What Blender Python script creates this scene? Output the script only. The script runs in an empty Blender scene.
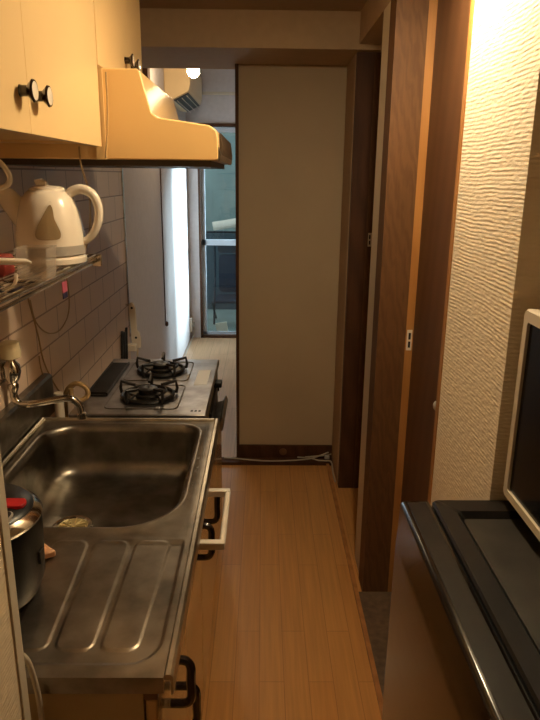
import bpy, bmesh, math, random
from mathutils import Vector, Matrix
random.seed(4)
PI = math.pi
S = bpy.context.scene
C = S.collection

# ------------------------------------------------------------------ camera, world, lights, exposure
F = 642.0
CX, CY = 270.0, 360.0
CAM = Vector((0.0, 0.0, 1.5))
_Y = Vector((263-CX, -(176-CY), -F)).normalized()
_v = Vector((245-CX, -(2600-CY), -F)).normalized()
_Z = -(_v - _v.dot(_Y)*_Y).normalized()
_X = _Y.cross(_Z)
ROT = Matrix((_X, _Y, _Z))           # world = ROT @ camera space
cam_data = bpy.data.cameras.new('camera')
cam_data.sensor_fit = 'VERTICAL'
cam_data.sensor_height = 36.0
cam_data.lens = 36.0*F/720.0
cam_data.clip_start = 0.02
cam = bpy.data.objects.new('camera', cam_data)
cam.matrix_world = Matrix.Translation(CAM) @ ROT.to_4x4()
C.objects.link(cam)
S.camera = cam

# Lengths in this script were first measured on a slightly wider plan; KX and KY bring them to metres.
KX, KY = 1.0, 1.10
def plan(p): return Vector((p[0]*KX, p[1]*KY, p[2]))
def at(px, py, x=None, y=None, z=None):
    """the point (in script units) on a known plane of the place along a line of sight"""
    d = ROT @ Vector((px-CX, -(py-CY), -F))
    d = Vector((d.x/KX, d.y/KY, d.z))
    if z is not None: t = (z-CAM.z)/d.z
    elif x is not None: t = (x-CAM.x)/d.x
    else: t = (y-CAM.y)/d.y
    return CAM + t*d

w = bpy.data.worlds.new('sky'); S.world = w; w.use_nodes = True
bg = w.node_tree.nodes['Background']
bg.inputs['Color'].default_value = (0.90, 0.95, 1.0, 1)
bg.inputs['Strength'].default_value = 1.05

def area(name, loc, target, sx, sy, power, col):
    l = bpy.data.lights.new(name, 'AREA'); l.shape = 'RECTANGLE'; l.size = sx; l.size_y = sy
    l.energy = power; l.color = col
    o = bpy.data.objects.new(name, l); o.location = plan(loc)
    o.rotation_euler = (plan(target)-plan(loc)).to_track_quat('-Z', 'Y').to_euler()
    C.objects.link(o); return o
day = area('daylight', (1.2, 6.75, 1.7), (-0.68, 5.02, 1.0), 0.25, 1.3, 30, (0.80, 0.90, 1.0))
day.data.spread = math.radians(24)
LAMP = (0.285, 1.31, 2.055)
LAMP_FAR = (-0.413, 3.72, 2.086)
E_NEAR = 600.0
E_FAR = 150.0
S.view_settings.view_transform = 'Standard'
S.view_settings.look = 'None'
S.view_settings.gamma = 1.0
S.view_settings.use_curve_mapping = False
S.view_settings.exposure = 0.15

# ------------------------------------------------------------------ materials
def srgb(r, g, b):
    f = lambda c: (c/255/12.92) if c/255 <= 0.04045 else ((c/255+0.055)/1.055)**2.4
    return (f(r), f(g), f(b), 1)
class N:
    def __init__(s, name):
        s.m = bpy.data.materials.new(name); s.m.use_nodes = True
        s.t = s.m.node_tree; s.b = s.t.nodes['Principled BSDF']
    def n(s, typ, **kw):
        nd = s.t.nodes.new(typ)
        for k, v in kw.items():
            if k.startswith('_'): setattr(nd, k[1:], v)
            else: nd.inputs[k.replace('_', ' ')].default_value = v
        return nd
    def l(s, a, b): s.t.links.new(a, b)
    def co(s, scale=(1, 1, 1), rot=(0, 0, 0)):
        tc = s.n('ShaderNodeTexCoord'); mp = s.n('ShaderNodeMapping')
        mp.inputs['Scale'].default_value = scale; mp.inputs['Rotation'].default_value = rot
        s.l(tc.outputs['Object'], mp.inputs['Vector']); return mp.outputs['Vector']
    def ramp(s, fac, stops):
        r = s.n('ShaderNodeValToRGB'); e = r.color_ramp.elements
        while len(e) < len(stops): e.new(0.5)
        for i, (p, c) in enumerate(stops): e[i].position = p; e[i].color = c
        s.l(fac, r.inputs['Fac']); return r.outputs['Color']
    def bump(s, h, strength, dist):
        b = s.n('ShaderNodeBump', Strength=strength, Distance=dist)
        s.l(h, b.inputs['Height']); s.l(b.outputs['Normal'], s.b.inputs['Normal'])
    def set(s, **kw):
        for k, v in kw.items(): s.b.inputs[k.replace('_', ' ')].default_value = v
def plain(name, col, rough=0.5, metal=0.0, var=0.10, nscale=9, bump=0.0, coat=0.0, spec=0.5):
    k = N(name); k.set(Roughness=rough, Metallic=metal, Coat_Weight=coat, Specular_IOR_Level=spec)
    no = k.n('ShaderNodeTexNoise', Scale=nscale, Detail=4.0); k.l(k.co(), no.inputs['Vector'])
    lo = tuple(c*(1-var) for c in col[:3])+(1,); hi = tuple(min(1, c*(1+var)) for c in col[:3])+(1,)
    k.l(k.ramp(no.outputs['Fac'], [(0.3, lo), (0.7, hi)]), k.b.inputs['Base Color'])
    if bump: k.bump(no.outputs['Fac'], bump, 0.002)
    return k.m
def wood(name, c1, c2, rough=0.38, dense=1.0, wavy=3.0, coat=0.1):
    k = N(name); k.set(Roughness=rough, Coat_Weight=coat, Coat_Roughness=0.25, Specular_IOR_Level=0.25 if coat == 0 else 0.5)
    wv = k.n('ShaderNodeTexWave', Scale=6*dense, Distortion=wavy*2.2, Detail=3.0, Detail_Scale=1.6)
    wv.bands_direction = 'DIAGONAL'
    k.l(k.co((2.2, 2.2, 0.55)), wv.inputs['Vector'])
    no = k.n('ShaderNodeTexNoise', Scale=1.0, Detail=6.0, Roughness=0.7); k.l(k.co((160, 160, 6)), no.inputs['Vector'])
    mx = k.n('ShaderNodeMath', _operation='MULTIPLY_ADD'); mx.inputs[1].default_value = 0.35
    k.l(wv.outputs['Fac'], mx.inputs[0])
    m2 = k.n('ShaderNodeMath', _operation='MULTIPLY'); m2.inputs[1].default_value = 0.75
    k.l(no.outputs['Fac'], m2.inputs[0]); k.l(m2.outputs[0], mx.inputs[2])
    k.l(k.ramp(mx.outputs[0], [(0.2, c1), (0.75, c2)]), k.b.inputs['Base Color'])
    return k.m
def wallpaper(name, col, period=0.009, strength=0.85, dist=0.0030):
    k = N(name); k.set(Roughness=0.75, Base_Color=col)
    wv = k.n('ShaderNodeTexWave', Scale=2*PI/(20*period), Distortion=12.0, Detail=2.5, Detail_Scale=0.07)
    wv.bands_direction = 'Z'; k.l(k.co(), wv.inputs['Vector'])
    no = k.n('ShaderNodeTexNoise', Scale=1.0, Detail=3.0); k.l(k.co((44, 44, 150)), no.inputs['Vector'])
    ad = k.n('ShaderNodeMath', _operation='MULTIPLY_ADD'); ad.inputs[1].default_value = 0.16
    k.l(wv.outputs['Fac'], ad.inputs[0]); k.l(no.outputs['Fac'], ad.inputs[2])
    k.bump(ad.outputs[0], strength, dist)
    return k.m
def steel(name, col, rough, streak=(4, 60, 4), bump=0.0):
    k = N(name); k.set(Metallic=1.0)
    no = k.n('ShaderNodeTexNoise', Scale=1.0, Detail=5.0, Roughness=0.65); k.l(k.co(streak), no.inputs['Vector'])
    n2 = k.n('ShaderNodeTexNoise', Scale=14.0, Detail=5.0); k.l(k.co(), n2.inputs['Vector'])
    k.l(k.ramp(n2.outputs['Fac'], [(0.36, tuple(c*0.6 for c in col[:3])+(1,)), (0.66, tuple(min(1, c*1.1) for c in col[:3])+(1,))]), k.b.inputs['Base Color'])
    mr = k.n('ShaderNodeMapRange'); mr.inputs['To Min'].default_value = rough*0.75; mr.inputs['To Max'].default_value = rough*1.35
    k.l(no.outputs['Fac'], mr.inputs['Value']); k.l(mr.outputs[0], k.b.inputs['Roughness'])
    if bump: k.bump(n2.outputs['Fac'], bump, 0.001)
    return k.m

M = {}
def brick(name, c1, c2, mortar, bw, rh, ms, axes, rough, offset=0.5, bump=0.5, invert=True, grain=False, coat=0.0):
    k = N(name); k.set(Roughness=rough, Coat_Weight=coat, Coat_Roughness=0.1)
    tc = k.n('ShaderNodeTexCoord'); sp = k.n('ShaderNodeSeparateXYZ'); cb = k.n('ShaderNodeCombineXYZ')
    k.l(tc.outputs['Object'], sp.inputs[0])
    k.l(sp.outputs[axes[0]], cb.inputs[0]); k.l(sp.outputs[axes[1]], cb.inputs[1])
    b = k.n('ShaderNodeTexBrick', Color1=c1, Color2=c2, Mortar=mortar, Scale=1.0, Mortar_Size=ms, Mortar_Smooth=0.1,
            Brick_Width=bw, Row_Height=rh, Bias=0.0)
    b.offset = offset; b.offset_frequency = 2
    k.l(cb.outputs[0], b.inputs['Vector'])
    out = b.outputs['Color']
    if grain:
        no = k.n('ShaderNodeTexNoise', Scale=1.0, Detail=5.0); k.l(k.co((90, 3, 10)), no.inputs['Vector'])
        mx = k.n('ShaderNodeMix', _data_type='RGBA', _blend_type='MULTIPLY'); mx.inputs[0].default_value = 0.55
        k.l(out, mx.inputs[6]); k.l(k.ramp(no.outputs['Fac'], [(0.3, (0.62, 0.62, 0.62, 1)), (0.7, (1, 1, 1, 1))]), mx.inputs[7])
        out = mx.outputs[2]
    k.l(out, k.b.inputs['Base Color'])
    if bump:
        iv = k.n('ShaderNodeMath', _operation='SUBTRACT'); iv.inputs[0].default_value = 1.0
        k.l(b.outputs['Fac'], iv.inputs[1]); k.bump(iv.outputs[0], bump, 0.002)
    return k.m
M['tile'] = brick('beige_tile', srgb(228, 202, 178), srgb(220, 194, 170), srgb(158, 130, 108), 0.21, 0.108, 0.0028, ('Y', 'Z'), 0.45, bump=0.6)
M['floor'] = brick('laminate_planks', srgb(212, 156, 92), srgb(204, 146, 82), srgb(174, 120, 68), 0.62, 0.0765, 0.0012, ('Y', 'X'), 0.30, offset=0.37, bump=0.25, grain=True, coat=0.15)
M['room_floor'] = brick('pale_room_floor', srgb(214, 172, 132), srgb(205, 164, 124), srgb(150, 112, 74), 0.9, 0.15, 0.0012, ('Y', 'X'), 0.35, bump=0.1, grain=True)
M['step_floor'] = plain('dark_entry_floor', srgb(92, 74, 56), 0.6, var=0.3, nscale=40)
M['paper'] = wallpaper('ribbed_wallpaper', srgb(238, 224, 200), 0.0080)
M['paper_left'] = wallpaper('ribbed_wallpaper_left', srgb(236, 216, 184), 0.006, 0.8, 0.002)
M['wall'] = plain('cream_wall', srgb(178, 154, 124), 0.8, var=0.04, nscale=30, bump=0.1)
M['panel'] = plain('beige_panel', srgb(182, 162, 132), 0.6, var=0.04, nscale=3)
M['room_wall'] = plain('pale_room_wall', srgb(206, 198, 196), 0.75, var=0.04, nscale=30, bump=0.1)
M['ceiling'] = plain('ceiling_paper', srgb(160, 136, 106), 0.8, var=0.04, nscale=30)
M['trim_white'] = plain('painted_trim', srgb(206, 194, 172), 0.5, var=0.04)
M['veneer'] = wood('brown_veneer', srgb(86, 58, 35), srgb(103, 71, 43), 0.55, dense=1.6, wavy=4.0, coat=0.0)
M['veneer_red'] = wood('red_brown_door', srgb(84, 56, 34), srgb(98, 66, 42), 0.55, dense=0.4, wavy=1.0, coat=0.0)
M['orange_wood'] = wood('orange_wood_edge', srgb(160, 108, 52), srgb(176, 124, 66), 0.45, dense=0.5, wavy=0.5)
M['dark_wood'] = wood('dark_stained_wood', srgb(64, 38, 20), srgb(84, 52, 30), 0.6, dense=0.5, coat=0.0)
M['sill_wood'] = wood('worn_floor_trim', srgb(150, 98, 52), srgb(178, 122, 70), 0.45, dense=0.5)
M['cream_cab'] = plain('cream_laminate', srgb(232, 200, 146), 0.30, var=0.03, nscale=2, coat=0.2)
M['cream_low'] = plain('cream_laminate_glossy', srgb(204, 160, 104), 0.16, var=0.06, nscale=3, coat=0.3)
M['cab_side'] = plain('cabinet_side', srgb(176, 150, 106), 0.5, var=0.08)
M['kick'] = plain('kick_board', srgb(110, 74, 44), 0.5)
M['hood'] = plain('cream_enamel', srgb(230, 192, 130), 0.3, var=0.03, nscale=3, coat=0.2)
M['ac'] = plain('lamp_warmed_plastic', srgb(232, 206, 160), 0.4, var=0.03)  # base colour made yellower to carry the far lamp's warm light
M['hood_slope_shade'] = plain('shaded_hood_enamel', srgb(120, 102, 80), 0.5, var=0.1)  # hood enamel darkened: the slope's dimmer light is put into the colour
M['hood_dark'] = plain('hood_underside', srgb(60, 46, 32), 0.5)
M['steel'] = steel('brushed_steel', srgb(158, 148, 134), 0.33, (26, 9, 5))
M['basin'] = steel('basin_steel', srgb(140, 134, 124), 0.33, (30, 30, 8))
M['steel_edge'] = steel('polished_steel_edge', srgb(196, 186, 168), 0.3)
M['chrome'] = steel('chrome', srgb(220, 214, 204), 0.12)
M['stove_top'] = steel('grey_stove_plate', srgb(176, 172, 170), 0.34, (4, 40, 4))
M['stove_side'] = plain('olive_metal', srgb(150, 128, 84), 0.4, metal=0.4)
M['black_metal'] = plain('black_enamel', srgb(26, 22, 20), 0.35, var=0.2)
M['black_plastic'] = plain('black_plastic', srgb(14, 13, 13), 0.36, var=0.1, coat=0.0, spec=0.35)
M['fridge_front'] = plain('glossy_black_door', srgb(20, 15, 12), 0.2, var=0.1, coat=0.25)
M['fridge_top'] = plain('dusty_black_top', srgb(20, 18, 17), 0.36, var=0.35, nscale=22, spec=0.28)
M['fridge_tray'] = plain('worn_grey_black_top', srgb(42, 39, 34), 0.45, var=0.35, nscale=16, spec=0.35)
M['white'] = plain('white_plastic', srgb(226, 214, 196), 0.35, var=0.03)
M['ivory'] = plain('ivory_plastic', srgb(238, 226, 208), 0.25, var=0.02, coat=0.3)
M['grey_plastic'] = plain('grey_plastic', srgb(176, 168, 158), 0.4)
M['kettle_window'] = plain('smoky_window', srgb(146, 124, 92), 0.25)
M['handle'] = plain('dark_brown_handle', srgb(34, 20, 14), 0.22, coat=0.4)
M['red'] = plain('red_button', srgb(190, 36, 40), 0.3)
M['dull_red'] = plain('dull_red', srgb(132, 44, 36), 0.5)
M['pink'] = plain('pink_card', srgb(190, 90, 110), 0.5)
M['navy'] = plain('navy_card', srgb(38, 36, 66), 0.5)
M['sticker'] = plain('white_sticker', srgb(240, 238, 234), 0.5, var=0.03)
M['cable_w'] = plain('pale_cable', srgb(186, 174, 154), 0.5)
M['cable_b'] = plain('black_cable', srgb(24, 20, 20), 0.5)
M['cable_t'] = plain('tan_cable', srgb(170, 138, 92), 0.5)
M['brass'] = plain('brass_strainer', srgb(206, 188, 136), 0.4, metal=0.5)
M['glass_black'] = plain('black_oven_glass', srgb(10, 8, 8), 0.22, var=0.1, coat=0.0, spec=0.25)
M['micro'] = plain('off_white_enamel', srgb(214, 202, 180), 0.4, var=0.03)
M['alu'] = plain('pale_window_frame', srgb(196, 206, 216), 0.4, var=0.03)
M['concrete'] = plain('green_grey_concrete', srgb(128, 146, 142), 0.85, var=0.14, nscale=3, bump=0.3)
M['parapet'] = plain('dark_parapet', srgb(66, 82, 90), 0.8, var=0.12, nscale=3)
M['chair_blue'] = plain('dark_blue_fabric', srgb(30, 38, 52), 0.7)
M['chair_frame'] = plain('dark_tube', srgb(38, 42, 50), 0.4, metal=0.4)
M['scrap'] = plain('pink_scrap', srgb(224, 168, 124), 0.5)
M['screen'] = plain('knob_clear', srgb(222, 206, 168), 0.2, var=0.05)
k = N('translucent_plastic'); k.set(Base_Color=srgb(226, 214, 200), Roughness=0.25, Transmission_Weight=0.55, IOR=1.1, Alpha=0.35); M['clear'] = k.m
k = N('window_glass')
gl = k.n('ShaderNodeBsdfGlossy', Roughness=0.02); tr = k.n('ShaderNodeBsdfTransparent', Color=(0.86, 0.95, 0.96, 1))
mx = k.n('ShaderNodeMixShader'); mx.inputs[0].default_value = 0.06
k.l(tr.outputs[0], mx.inputs[1]); k.l(gl.outputs[0], mx.inputs[2])
k.l(mx.outputs[0], k.t.nodes['Material Output'].inputs['Surface']); M['glass'] = k.m
def emit(name, col, e):
    k = N(name); k.set(Base_Color=col, Emission_Color=col, Emission_Strength=e); return k.m
M['bulb'] = emit('warm_bulb', (1.0, 0.80, 0.51, 1), E_NEAR)
M['bulb_far'] = emit('warm_bulb_far', (1.0, 0.74, 0.44, 1), E_FAR)

# ------------------------------------------------------------------ mesh helpers
def tag(o, label=None, cat=None, group=None, kind=None):
    if label: o['label'] = label
    if cat: o['category'] = cat
    if group: o['group'] = group
    if kind: o['kind'] = kind
    return o
PIVOT = {}
def thing(name, loc, label, cat, group=None, rz=0, rigid=None):
    o = bpy.data.objects.new(name, None); o.location = plan(loc)
    if rigid: PIVOT[o.name] = rigid
    o.empty_display_size = 0.05; o.rotation_euler = (0, 0, rz)
    o.empty_display_size = 0.05
    C.objects.link(o); return tag(o, label, cat, group)
def world_loc(o):
    v = Vector((0, 0, 0))
    while o: v += Vector(o.location); o = o.parent
    return v
def obj(name, bm, mat, parent=None, smooth=False, bevel=0.0, bseg=2, rigid=None):
    """bm is in world coordinates; the mesh is moved into its parent's frame"""
    off = world_loc(parent) if parent else Vector((0, 0, 0))
    pv = rigid; q = parent
    while q and not pv: pv = PIVOT.get(q.name); q = q.parent
    if pv:                                        # round things keep their own shape, only their place is converted
        d = plan((pv[0], pv[1], 0))-Vector((pv[0], pv[1], 0))
        bmesh.ops.translate(bm, verts=bm.verts, vec=d)
    else:
        for v_ in bm.verts: v_.co = plan(v_.co)
    bmesh.ops.translate(bm, verts=bm.verts, vec=-off)
    me = bpy.data.meshes.new(name)
    bmesh.ops.recalc_face_normals(bm, faces=bm.faces)
    if smooth:
        for f in bm.faces: f.smooth = True
    bm.to_mesh(me); bm.free()
    if smooth and smooth != 'all': me.set_sharp_from_angle(angle=math.radians(40))
    mats = mat if isinstance(mat, (list, tuple)) else [mat]
    for m in mats: me.materials.append(m)
    o = bpy.data.objects.new(name, me); C.objects.link(o)
    if parent: o.parent = parent
    if pv: PIVOT[o.name] = pv
    if bevel:
        b = o.modifiers.new('bevel', 'BEVEL'); b.width = bevel; b.segments = bseg; b.limit_method = 'ANGLE'; b.angle_limit = math.radians(40)
        for p in me.polygons: p.use_smooth = True
        me.set_sharp_from_angle(angle=math.radians(50))
        b.harden_normals = False
    return o
def struct(name, bm, mat, parent=None, **kw):
    o = obj(name, bm, mat, parent, **kw)
    if not parent: o['kind'] = 'structure'
    return o
def box(bm, x0, x1, y0, y1, z0, z1, mi=0):
    vs = [bm.verts.new(p) for p in ((x0, y0, z0), (x1, y0, z0), (x1, y1, z0), (x0, y1, z0), (x0, y0, z1), (x1, y0, z1), (x1, y1, z1), (x0, y1, z1))]
    for q in ((0, 3, 2, 1), (4, 5, 6, 7), (0, 1, 5, 4), (1, 2, 6, 5), (2, 3, 7, 6), (3, 0, 4, 7)):
        f = bm.faces.new([vs[i] for i in q]); f.material_index = mi
    return vs
def B(x0, x1, y0, y1, z0, z1):
    bm = bmesh.new(); box(bm, x0, x1, y0, y1, z0, z1); return bm
def smooth_path(pts, n=6, closed=False):
    P = [Vector(p) for p in pts]; out = []
    m = len(P)
    for i in range(m if closed else m-1):
        if closed: a, b, c, d = P[(i-1) % m], P[i], P[(i+1) % m], P[(i+2) % m]
        else: a, b, c, d = P[max(i-1, 0)], P[i], P[i+1], P[min(i+2, m-1)]
        for k in range(n):
            t = k/n
            out.append(0.5*((2*b)+(c-a)*t+(2*a-5*b+4*c-d)*t*t+(3*b-a-3*c+d)*t**3))
    if not closed: out.append(P[-1])
    return out
def tube(bm, pts, r, seg=8, closed=False, cap=True, rs=None, sq=1.0):
    P = [Vector(p) for p in pts]; rings = []; n = len(P); up = None
    for i, p in enumerate(P):
        if closed: d = (P[(i+1) % n]-P[i-1]).normalized()
        else: d = (P[min(i+1, n-1)]-P[max(i-1, 0)]).normalized()
        if up is None:
            up = Vector((0, 0, 1)) if abs(d.z) < 0.9 else Vector((1, 0, 0))
        u = (up - up.dot(d)*d)
        if u.length < 1e-5: u = d.orthogonal()
        u.normalize(); v = d.cross(u); up = u
        rr = rs[i] if rs else r
        rings.append([bm.verts.new(p+rr*(math.cos(2*PI*k/seg)*u*sq+math.sin(2*PI*k/seg)*v)) for k in range(seg)])
    for i in range(n if closed else n-1):
        a, b = rings[i], rings[(i+1) % n]
        for k in range(seg): bm.faces.new((a[k], a[(k+1) % seg], b[(k+1) % seg], b[k]))
    if cap and not closed:
        bm.faces.new(rings[0][::-1]); bm.faces.new(rings[-1])
def T(pts, r, seg=8, n=0, closed=False, **kw):
    bm = bmesh.new()
    if n: pts = smooth_path(pts, n, closed)
    tube(bm, pts, r, seg, closed, **kw); return bm
def lathe(bm, prof, cx, cy, cz, seg=32, axis='z', cap=True):
    rings = []
    def P(r, h, a):
        c, s = r*math.cos(a), r*math.sin(a)
        if axis == 'z': return (cx+c, cy+s, cz+h)
        if axis == 'x': return (cx+h, cy+c, cz+s)
        return (cx+c, cy+h, cz+s)
    for r, h in prof:
        if r < 1e-6: rings.append([bm.verts.new(P(0, h, 0))])
        else: rings.append([bm.verts.new(P(r, h, 2*PI*k/seg)) for k in range(seg)])
    for a, b in zip(rings, rings[1:]):
        for k in range(seg):
            k2 = (k+1) % seg
            if len(a) == 1 and len(b) == 1: continue
            if len(a) == 1: bm.faces.new((a[0], b[k2], b[k]))
            elif len(b) == 1: bm.faces.new((a[k], a[k2], b[0]))
            else: bm.faces.new((a[k], a[k2], b[k2], b[k]))
    if cap:
        if len(rings[0]) > 1: bm.faces.new(rings[0][::-1])
        if len(rings[-1]) > 1: bm.faces.new(rings[-1])
def L(prof, cx, cy, cz, seg=32, axis='z', cap=True):
    bm = bmesh.new(); lathe(bm, prof, cx, cy, cz, seg, axis, cap); return bm
def prism(bm, poly, a0, a1, axis='y'):
    """poly in the two other axes, extruded along axis"""
    def P(p, a):
        if axis == 'y': return (p[0], a, p[1])
        if axis == 'x': return (a, p[0], p[1])
        return (p[0], p[1], a)
    v0 = [bm.verts.new(P(p, a0)) for p in poly]; v1 = [bm.verts.new(P(p, a1)) for p in poly]
    n = len(poly)
    bm.faces.new(v0[::-1]); bm.faces.new(v1)
    for i in range(n): bm.faces.new((v0[i], v0[(i+1) % n], v1[(i+1) % n], v1[i]))
def PR(poly, a0, a1, axis='y'):
    bm = bmesh.new(); prism(bm, poly, a0, a1, axis); return bm
def rrect(x0, x1, y0, y1, rs, n=8):
    """rounded rectangle, corners in order: x1y1, x0y1, x0y0, x1y0"""
    if not isinstance(rs, (list, tuple)): rs = [rs]*4
    out = []
    for (cx, cy, sx, sy, a0), r in zip(((x1, y1, -1, -1, 0), (x0, y1, 1, -1, 90), (x0, y0, 1, 1, 180), (x1, y0, -1, 1, 270)), rs):
        for k in range(n+1):
            a = math.radians(a0+90*k/n)
            out.append((cx+sx*r+r*math.cos(a), cy+sy*r+r*math.sin(a)))
    return out
def copy_tree(o, parent=None, name=None):
    c = o.copy(); C.objects.link(c); c.parent = parent
    for ch in [x for x in bpy.data.objects if x.parent == o]: copy_tree(ch, c)
    return c

# ------------------------------------------------------------------ room shell
XL = -0.68           # left wall
CE = 2.14           # kitchen ceiling
RC = 2.42            # room ceiling
BZ = 2.000           # underside of the beam
YB = 2.98            # plane of the closed panel
XR = 0.388           # right wall of the passage
D2a = 1.404
struct('floor', B(XL, 0.95, -1.2, 2.93, -0.05, 0.0), M['floor'])
struct('floor_room', B(XL, 1.6, 2.93, 5.58, -0.05, 0.0), M['room_floor'])
struct('wall_left', B(XL-0.12, XL, -1.2, 2.93, 0, CE), M['tile'])
struct('wall_room_left', B(XL-0.12, XL, 2.93, 5.60, 0, RC), M['room_wall'])
struct('ceiling', B(XL, 0.9, -1.2, 2.6, CE, CE+0.05), M['ceiling'])
struct('ceiling_room', B(XL, 1.6, 3.10, 5.60, RC, RC+0.05), M['room_wall'])
struct('wall_beam', B(XL, 0.9, 2.60, 3.10, BZ, RC+0.05), M['wall'])
struct('wall_back', B(-0.118, XR+0.3, YB-0.02, YB+0.04, 0.0, BZ), M['panel'])
struct('wall_side_room', B(0.90, 0.96, D2a, YB, 0, CE), M['wall'])
struct('trim_1', B(-0.134, -0.118, YB-0.028, YB+0.05, 0.0, BZ), M['dark_wood'])
struct('baseboard_back', B(-0.118, XR, YB-0.034, YB-0.02, 0.0, 0.085), M['dark_wood'])
struct('trim_2', B(XL, XR, 2.885, YB-0.034, 0.0, 0.016), M['dark_wood'])
struct('wall_rear', B(XL-0.12, 0.9, -1.25, -1.2, 0, CE), M['wall'])
struct('wall_room_right', B(1.6, 1.65, 3.0, 5.6, 0, RC), M['room_wall'])
struct('wall_room_near', B(XR+0.3, 1.6, YB, YB+0.1, 0, RC), M['room_wall'])

# left wall end beside the camera
struct('wall_near_left', B(XL, -0.319, -1.2, 0.655, 0, CE), M['paper_left'])
struct('trim_3', B(-0.326, -0.3165, 0.640, 0.6575, 0, CE), M['trim_white'])

# right side: wall ends, two doorways, ribbed wallpaper
D1a, D1b = 2.10, 2.65       # far doorway
D2a, D2b = 1.404, 1.88       # near doorway
struct('wall_right_far', B(XR, 0.60, D1b+0.03, YB-0.034, 0, BZ), M['wall'])
struct('wall_right_middle', B(XR, 0.60, D2b+0.09, D1a, 0, 2.02), M['trim_white'])
struct('wall_right_head', B(XR, 0.60, D2a, D1b+0.03, 2.02, CE), M['wall'])
struct('wall_right_near', B(0.45, 0.90, 1.03, D2a-0.018, 0, CE), M['paper'])
struct('wall_right_behind', B(0.86, 0.92, -1.2, 1.03, 0, CE), M['paper'])
struct('trim_4', B(0.447, 0.60, D2a-0.018, D2a, 0, CE), M['orange_wood'])
struct('trim_5', B(0.353, 0.368, 1.0, 2.885, 0.0, 0.012), M['sill_wood'])
struct('trim_6', B(XR-0.004, XR+0.09, D2b, D2b+0.09, 0.0, 2.02), M['veneer'])
struct('trim_7', B(XR+0.09, XR+0.115, D2b, D2b+0.09, 0.0, 2.02), M['orange_wood'])
struct('trim_8', B(XR+0.002, XR+0.075, D1b, D1b+0.03, 0.0, 2.02), M['dark_wood'])
struct('trim_9', B(XR+0.075, XR+0.105, D1b, D1b+0.03, 0.0, 2.02), M['veneer'])
struct('trim_10', B(0.368, 0.60, D2a, D2b, 0.0, 0.008), M['step_floor'])

def plate(name, x0, x1, y, z0, z1, label):
    t = thing(name, ((x0+x1)/2, y, z0), label, 'latch plate')
    obj('plate', B(x0, x1, y-0.002, y, z0, z1), M['white'], t, bevel=0.0006)
    xm = (x0+x1)/2; w_ = (x1-x0)*0.22; h = z1-z0
    for a, b in ((0.14, 0.44), (0.54, 0.86)):
        obj('slot', B(xm-w_, xm+w_, y-0.003, y-0.002, z0+h*a, z0+h*b), M['cable_b'], t)
plate('latch_plate', 0.482, 0.499, D2b, 0.945, 1.015, 'small pale latch plate on the orange edge strip of the near door frame')
plate('latch_plate', 0.473, 0.488, D1b, 1.20, 1.26, 'tiny pale latch plate on the dark frame of the far doorway')

# door leaves
def leaf(name, x0, y0, x1, y1, th, z0, z1, mat):
    d = Vector((x1-x0, y1-y0, 0)).normalized(); n = Vector((d.y, -d.x, 0))*th
    bm = bmesh.new()
    prism(bm, [(x0, y0), (x1, y1), (x1+n.x, y1+n.y), (x0+n.x, y0+n.y)], z0, z1, 'z')
    return struct(name, bm, mat)
dl = leaf('door_1', 0.466, D2a+0.002, 0.504, D2b+0.004, 0.03, 0.012, 2.015, M['veneer_red'])
obj('door_knob', L([(0.006, 0), (0.007, -0.006), (0.0125, -0.010), (0.0125, -0.016), (0.008, -0.020), (0, -0.021)], 0.4685, 1.425, 0.930, 16, 'x'), M['grey_plastic'], dl, smooth=True)
leaf('door_2', 0.515, D1a+0.004, 0.515, D1b-0.004, 0.03, 0.012, 2.015, M['dark_wood'])

# room: window wall and sliding glass door
WY = 5.46
WX0, WX1, WZ1 = -0.565, 1.05, 1.915
bm = bmesh.new(); box(bm, XL, WX0, WY, WY+0.12, 0, RC); box(bm, WX1, 1.6, WY, WY+0.12, 0, RC); box(bm, WX0, WX1, WY, WY+0.12, WZ1, RC)
struct('wall_window', bm, M['room_wall'])
wf = bmesh.new()
box(wf, WX0-0.02, WX0, WY-0.012, WY+0.05, 0.0, WZ1+0.02); box(wf, WX1, WX1+0.02, WY-0.012, WY+0.05, 0, WZ1+0.02); box(wf, WX0-0.02, WX1+0.02, WY-0.012, WY+0.05, WZ1, WZ1+0.025)
box(wf, WX0-0.02, WX1+0.02, WY-0.012, WY+0.05, 0.0, 0.018)
struct('window_1', wf, M['dark_wood'])
win = bpy.data.objects['window_1']
sf = bmesh.new()
for a, b in ((WX0, 0.26), (0.24, WX1)):
    yy = WY+0.055 if a < 0 else WY+0.085
    for q in ((a, a+0.035, 0.018, WZ1), (b-0.035, b, 0.018, WZ1), (a, b, 0.018, 0.045), (a, b, WZ1-0.045, WZ1), (a, b, 0.872, 0.925)):
        box(sf, q[0], q[1], yy, yy+0.025, q[2], q[3])
obj('window_frame', sf, M['alu'], win)
gb = bmesh.new()
box(gb, WX0+0.035, 0.225, WY+0.065, WY+0.069, 0.045, 0.872); box(gb, WX0+0.035, 0.225, WY+0.065, WY+0.069, 0.925, WZ1-0.045)
box(gb, 0.275, WX1-0.035, WY+0.095, WY+0.099, 0.045, 0.872); box(gb, 0.275, WX1-0.035, WY+0.095, WY+0.099, 0.925, WZ1-0.045)
obj('pane', gb, M['glass'], win)
struct('balcony_floor', B(-1.6, 2.2, WY+0.12, 6.9, -0.1, -0.02), M['concrete'])
struct('wall_parapet', B(-1.6, 2.2, 6.78, 6.88, -0.02, 0.86), M['parapet'])
bm = B(-3.2, 3.8, 7.6, 7.75, -0.1, 3.4)
struct('wall_balcony', bm, M['concrete'])
cr = thing('curtain_rail', (0, WY-0.06, 2.15), 'pale curtain rail mounted above the sliding glass door', 'curtain rail')
obj('rail', B(XL+0.02, 1.2, WY-0.075, WY-0.055, 2.165, 2.19), M['trim_white'], cr, bevel=0.003)
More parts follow.
